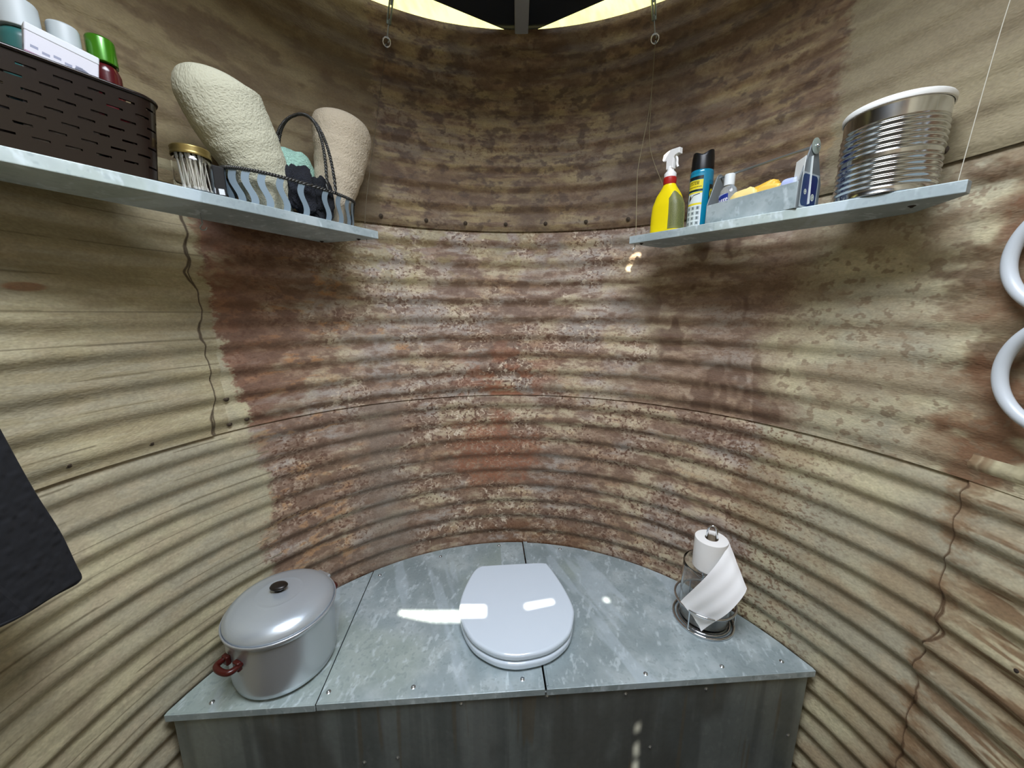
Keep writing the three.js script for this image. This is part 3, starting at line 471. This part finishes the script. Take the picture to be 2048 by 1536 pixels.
// wire basket with wavy slats
const terryBump = dataTex(512, 512, (u, v) => { const q = 255 * (0.3 * fbm(u * 30, v * 30, 2) + 0.7 * vn(u * 120, v * 120)); return [q, q, q]; }, false);
terryBump.wrapS = terryBump.wrapT = THREE.MirroredRepeatWrapping;
{
  const t = thing('wire_basket', 'gray metal basket with wavy slats and a twisted rim holding rolled towels', 'basket'); place(t, FL, 0.748, 0.094);
  const A = 0.168, B = 0.076, HB = 0.078, paint = M(0x8396a3, 0.4, 0.25), rope = M(0x4a4a48, 0.4, 0.6);
  const oval = (a, k = 1) => [A * k * Math.sign(Math.cos(a)) * Math.abs(Math.cos(a)) ** 0.8, B * k * Math.sign(Math.sin(a)) * Math.abs(Math.sin(a)) ** 0.8];
  const twist = (fn, n, turns, r, closed) => merge([0, 1].map(k => { const pts = []; for (let i = 0; i < n + (closed ? 0 : 1); i++) { const f = i / n, p = fn(f), q = fn(Math.min(1, f + 0.002)), ph = f * turns * 2 * Math.PI + k * Math.PI; const d = v3(q[0] - p[0], q[1] - p[1], q[2] - p[2]).normalize(), up = Math.abs(d.y) > 0.9 ? v3(1, 0, 0) : v3(0, 1, 0), s1 = d.clone().cross(up).normalize(), s2 = s1.clone().cross(d); pts.push(v3(...p).addScaledVector(s1, r * 0.8 * Math.cos(ph)).addScaledVector(s2, r * 0.8 * Math.sin(ph))); } return new THREE.TubeGeometry(new THREE.CatmullRomCurve3(pts, closed), n * 2, r, 5, closed); }));
  part(t, 'rim', twist(f => { const [x, z] = oval(f * 2 * Math.PI - 0.02); return [x, HB, z]; }, 420, 75, 0.0025, true), rope, 'twisted dark wire rim');
  part(t, 'base', slab(shapeOf(Array.from({ length: 48 }, (_, i) => oval(i / 48 * 2 * Math.PI, 0.93))), 0.0008, 0.003), paint);
  const N = 24;
  for (let k = 0; k < N; k++) {
    const a0 = (k + 0.25) / N * 2 * Math.PI;
    const f = (o) => gridGeo(2, 18, (u, v) => { const wav = 0.0062 * Math.sin(v * 2 * Math.PI * 0.95 + 0.4); const K = 0.94 + 0.05 * v; const p0 = oval(a0, K), p1 = oval(a0 + 0.02, K); const tx = p1[0] - p0[0], tz = p1[1] - p0[1], l = Math.hypot(tx, tz); const e = (u - 0.5) * 0.0150 + wav * -1; return [p0[0] + tx / l * e + tz / l * o, 0.002 + v * (HB - 0.002), p0[1] + tz / l * e - tx / l * o]; });
    part(t, 'slat', merge([f(0), f(0.0012)]), new THREE.MeshStandardMaterial({ ...{} , color: 0x8396a3, roughness: 0.4, metalness: 0.25, side: THREE.DoubleSide }).copy(paint));
  }
  for (const sd of [0]) part(t, 'handle', merge([0.012, -0.012].map(dx => twist(f => { const a = Math.PI * f; const c = Math.cos(a), s = Math.sin(a); return [0.030 + dx * (1 - s) * 1.0 + 0.028 * c, HB + 0.188 * Math.abs(s) ** 0.75, 0.078 * Math.sign(c) * Math.abs(c) ** 0.75]; }, 150, 42, 0.0025, false))), rope, 'twisted wire arched handle');
}
// towels
function rolledTowel(name, label, spine, rads, flat, tone, capTop, F, capPow = 0.7) {
  const c = new THREE.CatmullRomCurve3(spine.map(p => v3(p[0], p[1], -p[2]))), rc = rads;
  const NU = 200, NV = 150;
  const sec = (v) => { const k = v * (rc.length - 1), i = Math.min(rc.length - 2, Math.floor(k)), f = k - i, g = f * f * (3 - 2 * f); return rc[i] + (rc[i + 1] - rc[i]) * g; };
  const g = gridGeo(NU, NV, (u, v) => {
    const tc = Math.max(0, (v - 0.78) / 0.22), sp = tc ? 0.86 + 0.14 * Math.sin(tc * Math.PI / 2) : v / 0.78 * 0.86; const p = c.getPointAt(Math.min(1, sp)), d = c.getTangentAt(Math.min(1, sp)), s1 = v3(0, 0, 1).cross(d).normalize().negate(), s2 = d.clone().cross(s1).normalize();
    const a = u * 2 * Math.PI; let r = tc ? sec(1) * Math.max(0.01, Math.cos(tc * Math.PI / 2)) ** capPow : sec(v / 0.78);
    r *= 1 + 0.035 * (fbm(u * 7 + 40 * capTop, v * 5, 3) - 0.5) * 2 * Math.sin(Math.PI * u) + 0.02 * Math.sin(a * 2 + 1); r += 0.0016 * (vn(u * 150 + 7, v * 95 + capTop * 31) - 0.5) * (1 - tc);
    const crease = Math.exp(-(((u - 0.30 - 0.05 * v) / 0.018) ** 2)) * ss(0.35, 0.6, v); r -= 0.005 * crease;
    p.addScaledVector(s1, r * Math.cos(a)).addScaledVector(s2, r * flat * Math.sin(a)); return [p.x, p.y, p.z];
  }, (u, v) => [u * 1.7, v * 1.3], true);
  const t = thing(name, label, 'towel'); place(t, F, 0, 0);
  part(t, 'roll', g, new THREE.MeshPhysicalMaterial({ color: tone, roughness: 1, bumpMap: terryBump, bumpScale: 0.0013, sheen: 0.3, sheenRoughness: 0.8, side: THREE.DoubleSide }));
  return t;
}
rolledTowel('towel', 'fat pale gray rolled towel leaning left out of the wire basket', [[0.695, 0.004, 0.094], [0.678, 0.075, 0.094], [0.644, 0.15, 0.094], [0.616, 0.205, 0.093], [0.603, 0.245, 0.092], [0.603, 0.269, 0.092]], [0.045, 0.056, 0.066, 0.073, 0.079, 0.082, 0.0825], 0.82, 0xb9b8a2, 1, FL);
rolledTowel('towel', 'beige rolled towel standing upright at the right end of the wire basket', [[0.854, 0.004, 0.090], [0.866, 0.09, 0.09], [0.892, 0.19, 0.09], [0.910, 0.29, 0.09], [0.912, 0.308, 0.09]], [0.036, 0.046, 0.054, 0.062, 0.070, 0.077, 0.083], 0.82, 0xbfb39d, 2, FL, 0.35);
function blob(rx, ry, rz, n, amp, sq = 0.75) {
  const g = new THREE.SphereGeometry(1, 48, 36), p = g.attributes.position;
  for (let i = 0; i < p.count; i++) { const x = p.getX(i), y = p.getY(i), z = p.getZ(i), f = (q) => Math.sign(q) * Math.abs(q) ** sq; const k = 1 + amp * (fbm(x * 2.2 + n * 7 + z, y * 2.2 + z * 1.7 + n, 3) - 0.5) * 2; p.setXYZ(i, f(x) * rx * k, f(y) * ry * k, f(z) * rz * k); }
  g.computeVertexNormals(); return g;
}
{
  const fab = (c) => new THREE.MeshPhysicalMaterial({ color: c, roughness: 1, bumpMap: terryBump, bumpScale: 0.003, sheen: 0.2 });
  const cl = (name, label, s, w, h, g, c, turn = 0) => { const o = single(name, g, fab(c), label, 'cloth'); place(o, FL, s, w, h, turn); return o; };
  cl('washcloth', 'folded mint green washcloth between the two rolled towels', 0.765, 0.115, 0.13, blob(0.055, 0.052, 0.035, 1, 0.12), 0x9cc4b4);
  cl('washcloth', 'crumpled black cloth below the mint green washcloth in the basket', 0.748, 0.055, 0.072, blob(0.036, 0.06, 0.02, 3, 0.3), 0x1c1f27);
  cl('washcloth', 'second crumpled black cloth beside the basket handle foot', 0.798, 0.056, 0.06, blob(0.03, 0.056, 0.022, 5, 0.3), 0x171a20);
}

// ------------------------------------------------------------------ right shelf
{ // yellow spray bottle
  const t = thing('spray_bottle', 'yellow spray bottle with a red collar and white trigger', 'spray bottle'); place(t, FR, 0.090, 0.052, 0, -0.15);
  const prof = [[0, 0.044, 0.025], [0.004, 0.048, 0.028], [0.05, 0.048, 0.028], [0.08, 0.045, 0.027], [0.105, 0.035, 0.023], [0.125, 0.024, 0.0185], [0.136, 0.0175, 0.016], [0.146, 0.015, 0.015]];
  const section = (y) => { let i = 1; while (i < prof.length - 1 && prof[i][0] < y) i++; const f = (y - prof[i - 1][0]) / (prof[i][0] - prof[i - 1][0]); return [prof[i - 1][1] + (prof[i][1] - prof[i - 1][1]) * f, prof[i - 1][2] + (prof[i][2] - prof[i - 1][2]) * f, y < 0.11 ? 0.62 : 0.62 + 0.38 * Math.min(1, (y - 0.11) / 0.02)]; };
  const onBody = (q, y, k = 1) => { const [a, b, e] = section(y), g = (n) => Math.sign(n) * Math.abs(n) ** e; return [a * k * g(Math.cos(q)), y, -b * k * g(Math.sin(q))]; };
  const body = (h0, h1) => gridGeo(64, 40, (u, v) => onBody(u * 2 * Math.PI, h0 + (h1 - h0) * v), null, true);
  const yellow = M(0xf2dc10, 0.32);
  part(t, 'body', body(0, 0.146), yellow);
  part(t, 'underside', slab(shapeOf(Array.from({ length: 32 }, (_, i) => { const q = i / 32 * 2 * Math.PI; return [0.0435 * Math.sign(Math.cos(q)) * Math.abs(Math.cos(q)) ** 0.62, 0.0245 * Math.sign(Math.sin(q)) * Math.abs(Math.sin(q)) ** 0.62]; })), 0.0005, 0.002), yellow);
  const lt = canvasTex(128, 256, (c, w, h) => { c.fillStyle = '#6f7340'; c.fillRect(0, 0, w, h); c.fillStyle = '#41452a'; for (let j = 0; j < 22; j++) { let x = 10; while (x < w - 14) { const l = 5 + hash(j, x) * 16; c.fillRect(x, 56 + j * 8.5, l, 2.4); x += l + 4; } } });
  const lab = gridGeo(24, 16, (u, v) => onBody(-1.28 + u * 1.5, 0.008 + v * (0.084 + 0.02 * Math.sin(u * Math.PI)), 1.014));
  part(t, 'back_label', lab, M(0xffffff, 0.5, 0, { map: lt, side: THREE.DoubleSide }), 'olive printed back label');
  part(t, 'collar', lathe([[0.0155, 0.136], [0.0178, 0.137], [0.0182, 0.152], [0.017, 0.156], [0, 0.156]], 32), M(0xa81e1a, 0.35), 'red collar');
  const wp = M(0xeeefee, 0.35);
  part(t, 'neck', lathe([[0.0165, 0.155], [0.0168, 0.166], [0.0125, 0.171], [0.0095, 0.174], [0.0095, 0.185], [0, 0.185]], 32), wp);
  const s = new THREE.Shape(); s.moveTo(-0.0095, 0.18); s.lineTo(-0.0105, 0.203); s.quadraticCurveTo(-0.022, 0.203, -0.0235, 0.208); s.lineTo(-0.021, 0.220); s.quadraticCurveTo(-0.004, 0.229, 0.010, 0.227); s.lineTo(0.027, 0.226); s.lineTo(0.0275, 0.214); s.quadraticCurveTo(0.012, 0.214, 0.010, 0.205); s.lineTo(0.0095, 0.18);
  const hd = new THREE.ExtrudeGeometry(s, { depth: 0.012, bevelEnabled: true, bevelThickness: 0.002, bevelSize: 0.0015, bevelSegments: 3, curveSegments: 10 }); hd.translate(0, 0, -0.006);
  part(t, 'spray_head', hd, wp);
  part(t, 'trigger', tube([[0.013, 0.213, 0], [0.019, 0.200, 0], [0.0195, 0.188, 0], [0.0235, 0.178, 0]], 0.0034, 24, 8), wp);
}
{ // blue aerosol can
  const t = thing('spray_can', 'blue aerosol can with a yellow label and black cap', 'spray can'); place(t, FR, 0.153, 0.117, 0, 0.35); t.scale.set(1.1, 1, 1.1);
  part(t, 'body', lathe([[0, 0.002], [0.026, 0.0], [0.0285, 0.004], [0.0285, 0.163], [0.0275, 0.169], [0.0245, 0.172], [0, 0.172]], 56), P({ color: 0x0d86ab, roughness: 0.25, metalness: 0.15, clearcoat: 0.6 }));
  const cap = lathe([[0.0268, 0.166], [0.0272, 0.176], [0.0262, 0.205], [0.0245, 0.22], [0.0225, 0.22], [0.022, 0.21], [0, 0.206]], 56), pc = cap.attributes.position;
  for (let i = 0; i < pc.count; i++) if (pc.getY(i) > 0.208) { const a = Math.atan2(pc.getX(i), pc.getZ(i)); pc.setY(i, pc.getY(i) - 0.011 * Math.exp(-((a / 0.55) ** 2)) + 0.002 * Math.cos(a - 1.2)); }
  cap.computeVertexNormals(); part(t, 'cap', cap, M(0x0c0d10, 0.35), 'black plastic cap');
  const tx = canvasTex(256, 512, (c, w, h) => {
    c.fillStyle = '#1187a8'; c.fillRect(0, 0, w, h);
    c.fillStyle = '#12181c'; c.fillRect(6, 20, w - 12, 30); c.fillStyle = '#e8d72a'; c.fillRect(6, 54, w - 12, 84);
    c.fillStyle = '#111'; c.font = 'bold 46px sans-serif'; c.fillText('SYSTEM', 26, 96); c.font = '22px sans-serif'; for (let i = 0; i < 9; i++) c.fillRect(20 + i * 24, 112, 16, 8);
    c.fillStyle = '#12181c'; c.fillRect(6, 140, w - 12, 16); c.fillStyle = '#d9e4e6'; c.fillRect(6, 160, w - 12, 330); c.fillStyle = '#e8d72a'; c.fillRect(6, 160, w - 12, 14); c.fillRect(6, 262, w - 12, 18);
    c.strokeStyle = '#20282c'; c.lineWidth = 7; c.beginPath(); c.moveTo(30, 250); c.lineTo(120, 190); c.lineTo(215, 180); c.stroke(); c.fillStyle = '#20282c'; c.beginPath(); c.ellipse(58, 214, 17, 28, 0.5, 0, 7); c.fill();
    for (let j = 0; j < 4; j++) for (let i = 0; i < 3; i++) { c.fillStyle = '#a9b6ba'; c.fillRect(22 + i * 74, 292 + j * 46, 58, 34); c.fillStyle = '#5d686c'; c.beginPath(); c.ellipse(50 + i * 74, 308 + j * 46, 14 - j, 9 + i * 2, i - j, 0, 7); c.fill(); }
    c.fillStyle = '#12181c'; for (let j = 0; j < 3; j++) c.fillRect(14, 470 + j * 10, w - 28, 5);
  });
  part(t, 'label', gridGeo(24, 4, (u, v) => { const a = -2.25 + u * 1.45; return [0.0288 * Math.sin(a), 0.006 + v * 0.152, 0.0288 * Math.cos(a)]; }), M(0xffffff, 0.35, 0, { map: tx, side: THREE.DoubleSide }), 'yellow and white printed label').rotation.y = 1.05;
  const tx2 = canvasTex(96, 256, (c, w, h) => { c.fillStyle = '#0f6d8c'; c.fillRect(0, 0, w, h); c.fillStyle = '#16201f'; c.fillRect(8, 40, w - 16, 150); c.fillStyle = '#d8c92a'; c.beginPath(); c.ellipse(48, 130, 30, 50, 0, 0, 7); c.fill(); c.fillStyle = '#16201f'; c.font = 'bold 60px sans-serif'; c.fillText('R', 26, 152); });
  part(t, 'side_emblem', gridGeo(10, 2, (u, v) => { const a = 0.75 + u * 0.7; return [0.0288 * Math.sin(a), 0.07 + v * 0.07, 0.0288 * Math.cos(a)]; }), M(0xffffff, 0.35, 0, { map: tx2, side: THREE.DoubleSide }));
}
{ // galvanised caddy
  const t = thing('caddy', 'galvanized metal caddy tray with a rod handle and a blue sticker', 'caddy'); place(t, FR, 0.203, 0.05, 0, -14 * rad);
  const CT = FR.turn - 14 * rad, onCaddy = (o, x, h, z, turn = 0) => { const p = onShelf(FR, 0.203, 0.05, h); o.position.set(p[0] + x * Math.cos(CT) + z * Math.sin(CT), p[1], p[2] - x * Math.sin(CT) + z * Math.cos(CT)); o.rotation.y = CT + turn; return o; };
  const L = 0.222, D = 0.09, gm = new THREE.MeshStandardMaterial({ map: zT, roughness: 0.45, metalness: 0.3 });
  part(t, 'front_panel', boxUV(at(new RoundedBoxGeometry(L, 0.056, 0.002, 1, 0.0008), L / 2, 0.0285, 0)), gm);
  part(t, 'back_panel', boxUV(at(new RoundedBoxGeometry(L, 0.056, 0.002, 1, 0.0008), L / 2, 0.0285, -D)), gm);
  part(t, 'tray_bottom', boxUV(at(new RoundedBoxGeometry(L, 0.002, D, 1, 0.0008), L / 2, 0.0015, -D / 2)), gm);
  const end = new THREE.Shape(); end.moveTo(0, 0.0005); end.lineTo(D, 0.0005); end.lineTo(D, 0.06); end.lineTo(D / 2 + 0.013, 0.135); end.quadraticCurveTo(D / 2, 0.15, D / 2 - 0.013, 0.135); end.lineTo(0, 0.058); end.closePath();
  for (const x of [0.0, L]) { const g = new THREE.ExtrudeGeometry(end, { depth: 0.002, bevelEnabled: true, bevelThickness: 0.0005, bevelSize: 0.0005, bevelSegments: 1 }); g.rotateY(Math.PI / 2); g.translate(x - 0.001, 0, 0); part(t, 'end_plate', boxUV(g), M(0x858d90, 0.45, 0.4)); }
  part(t, 'handle_rod', new THREE.CylinderGeometry(0.003, 0.003, L + 0.012, 12).rotateZ(Math.PI / 2).translate(L / 2, 0.134, -D / 2), steel, 'steel rod handle');
  part(t, 'washer', lathe([[0.0035, -0.001], [0.0165, -0.001], [0.0165, 0.001], [0.0035, 0.001]], 36).rotateZ(Math.PI / 2).translate(L + 0.0032, 0.134, -D / 2), M(0xb7c6bd, 0.4, 0.5), 'round pale washer');
  part(t, 'rivet', new THREE.SphereGeometry(0.004, 16, 12).translate(L + 0.006, 0.134, -D / 2), chrome);
  const st = canvasTex(256, 256, (c, w, h) => { c.fillStyle = '#aab4b8'; c.fillRect(0, 0, w, h); const g = c.createRadialGradient(170, 110, 20, 128, 128, 190); g.addColorStop(0, '#101a5c'); g.addColorStop(1, '#1b4463'); c.fillStyle = g; c.beginPath(); c.roundRect(14, 12, 228, 232, 34); c.fill(); for (const [x, y, r] of [[70, 140, 20], [190, 170, 27]]) { c.fillStyle = '#c9cfc4'; c.beginPath(); c.arc(x, y, r, 0, 7); c.fill(); c.strokeStyle = '#5d6a66'; c.lineWidth = 5; c.beginPath(); c.arc(x, y, r * 0.5, 0, 5); c.stroke(); } });
  part(t, 'sticker', gridGeo(1, 1, (u, v) => [L + 0.0022, 0.004 + v * 0.074, -0.008 - u * 0.07]), M(0xffffff, 0.7, 0, { map: st, side: THREE.DoubleSide }), 'dark blue square sticker with two pale dots');
  // what is in it
  const san = thing('sanitizer_bottle', 'small clear hand sanitizer bottle standing in the caddy', 'bottle'); onCaddy(san, 0.034, 0.003, -0.036);
  const clear = P({ color: 0xe9f2f6, roughness: 0.1, transmission: 0.75, thickness: 0.02, ior: 1.35 });
  part(san, 'body', lathe([[0, 0], [0.021, 0], [0.0235, 0.004], [0.0238, 0.075], [0.021, 0.09], [0.013, 0.0995], [0.0085, 0.103], [0, 0.103]], 40), clear).scale.z = 0.7;
  part(san, 'cap', lathe([[0.0125, 0.1], [0.013, 0.102], [0.0128, 0.126], [0.0115, 0.1285], [0, 0.1285]], 36), M(0xdfe6e8, 0.4), 'translucent white cap');
  const su = canvasTex(256, 256, (c, w, h) => { c.fillStyle = '#aeb9dc'; c.fillRect(0, 0, w, h); c.fillStyle = '#1b2f86'; c.beginPath(); c.moveTo(0, 40); c.quadraticCurveTo(120, 4, 256, 0); c.lineTo(256, 110); c.quadraticCurveTo(120, 112, 0, 150); c.fill(); c.fillStyle = '#fff'; c.font = 'bold 76px serif'; c.save(); c.transform(1, -0.1, 0, 1, 0, 0); c.fillText('Suave', 22, 112); c.restore(); });
  part(san, 'label', gridGeo(16, 2, (u, v) => { const a = -1.05 + u * 1.5; return [0.0242 * Math.sin(a), 0.022 + v * 0.056, 0.0242 * 0.72 * Math.cos(a)]; }), M(0xffffff, 0.4, 0, { map: su, side: THREE.DoubleSide }), 'blue and white printed label');
  const pk = (name, label, s, w, h, g, c, rz, ry = 0, cat = 'packet') => { const o = single(name, g, M(c, 0.45), label, cat); onCaddy(o, s - 0.204, h, 0.012 - w, ry); o.rotation.order = 'YXZ'; o.rotation.z = rz; return o; };
  pk('packet', 'pale yellow soft packet at the front of the caddy', 0.286, 0.038, 0.048, blob(0.036, 0.03, 0.01, 11, 0.15, 0.6), 0xf0d98e, 0.1);
  pk('packet', 'amber folded packet lying topmost in the caddy', 0.322, 0.055, 0.068, blob(0.042, 0.016, 0.014, 14, 0.2, 0.6), 0xe3b440, 0.16);
  pk('packet', 'bright yellow packet beside the blue one in the caddy', 0.345, 0.045, 0.055, blob(0.03, 0.022, 0.012, 17, 0.2, 0.6), 0xeec55c, -0.05);
  pk('packet', 'blue and white packet at the right end of the caddy', 0.392, 0.048, 0.05, blob(0.024, 0.026, 0.013, 21, 0.12, 0.55), 0xa9b5dc, 0.02);
  pk('card', 'white card standing at the end of the caddy', 0.4125, 0.035, 0.062, new RoundedBoxGeometry(0.0012, 0.095, 0.04, 1, 0.0004), 0xdfe4e2, -0.03, 0.9, 'card');
  pk('card', 'second white card leaning behind the first one in the caddy', 0.4150, 0.058, 0.062, new RoundedBoxGeometry(0.0012, 0.1, 0.04, 1, 0.0004), 0xd3dad8, 0.05, 1.1, 'card');
}
{ // big ribbed tin
  const t = thing('tin_can', 'big shiny ribbed tin can with a white plastic lid', 'tin can'); place(t, FR, 0.55, 0.076);
  const r = 0.079, h = 0.172, pts = [[0, 0.003], [r - 0.003, 0.003], [r + 0.0012, 0.0], [r + 0.0015, 0.003], [r, 0.006]];
  for (let i = 0; i <= 110; i++) { const y = 0.012 + i / 110 * 0.148; let b = 0; for (const [y0, n] of [[0.02, 5], [0.086, 5]]) { const k = (y - y0) / 0.0108; if (k > -0.5 && k < n - 0.5) b = 0.002 * Math.cos(k * 2 * Math.PI); } pts.push([r + b, y]); }
  pts.push([r, 0.163], [r + 0.0012, 0.166], [r - 0.002, 0.168], [0, 0.168]);
  part(t, 'can', lathe(pts, 112), M(0xc9cccd, 0.16, 1));
  part(t, 'plastic_lid', lathe([[r + 0.001, 0.163], [r + 0.0036, 0.164], [r + 0.0038, 0.1725], [r + 0.002, 0.175], [r - 0.004, 0.1745], [r - 0.006, 0.172], [0, 0.172]], 80), M(0xe3e5e2, 0.5), 'white plastic lid');
}

// ------------------------------------------------------------------ hanging things at the picture's edges
{ // white tubing in two loops on the right wall
  const pts = [], r = 0.103;
  for (let i = 0; i < 20; i++) { const a = i / 20 * 2 * Math.PI; pts.push([-r * Math.sin(a) * 1.02 - 0.016, 0.0985 - 0.0 + r * -Math.cos(a) * 0.965, 0]); }
  for (let i = 0; i < 20; i++) { const a = i / 20 * 2 * Math.PI; pts.push([r * Math.sin(a) * 0.96 + 0.006, -0.0985 + r * Math.cos(a) * 0.965, 0.004]); }
  const o = single('plastic_tubing', tube(pts, 0.0105, 200, 14, true), M(0xc4ccd2, 0.35), 'white plastic tubing hanging in two round loops on the right wall', 'tubing');
  const th = 93.4; o.position.set(0.888 * Math.sin(th * rad), 1.4215, -0.888 * Math.cos(th * rad)); o.rotation.y = -th * rad;
}
{ // black cloth at the left
  const out = [[-0.025, 1.216], [-0.044, 1.128], [-0.060, 1.053], [-0.069, 0.981], [-0.072, 0.957], [-0.068, 0.948], [-0.055, 0.945], [-0.011, 0.951], [0.022, 0.958], [0.1, 0.975], [0.16, 0.99], [0.15, 1.2], [0.10, 1.42], [0.055, 1.56], [0.03, 1.56], [0.005, 1.36]];
  const s = splineShape(out), g = new THREE.ExtrudeGeometry(s, { depth: 0.012, bevelEnabled: true, bevelThickness: 0.006, bevelSize: 0.005, bevelOffset: -0.005, bevelSegments: 4, curveSegments: 20 });
  g.rotateY(-Math.PI / 2); // shape x -> z
  const p = g.attributes.position; for (let i = 0; i < p.count; i++) p.setXYZ(i, p.getX(i) + 0.008 * Math.sin(p.getZ(i) * 40) * ss(1.5, 1.1, p.getY(i)) - 0.78 - 0.06 * 0 , p.getY(i), p.getZ(i));
  g.computeVertexNormals();
  single('hanging_towel', g, new THREE.MeshPhysicalMaterial({ color: 0x15171c, roughness: 0.95, bumpMap: terryBump, bumpScale: 0.003, sheen: 0.3 }), 'black towel hanging at the left edge in front of the wall', 'towel');
  single('hook', tube([[-0.80, 1.636, 0.043], [-0.80, 1.6, 0.043], [-0.796, 1.555, 0.043], [-0.785, 1.545, 0.043], [-0.775, 1.555, 0.043]], 0.0016, 30, 8), steel, 'steel hook carrying the black towel under the left shelf', 'hook');
}

renderer.render(scene, camera);
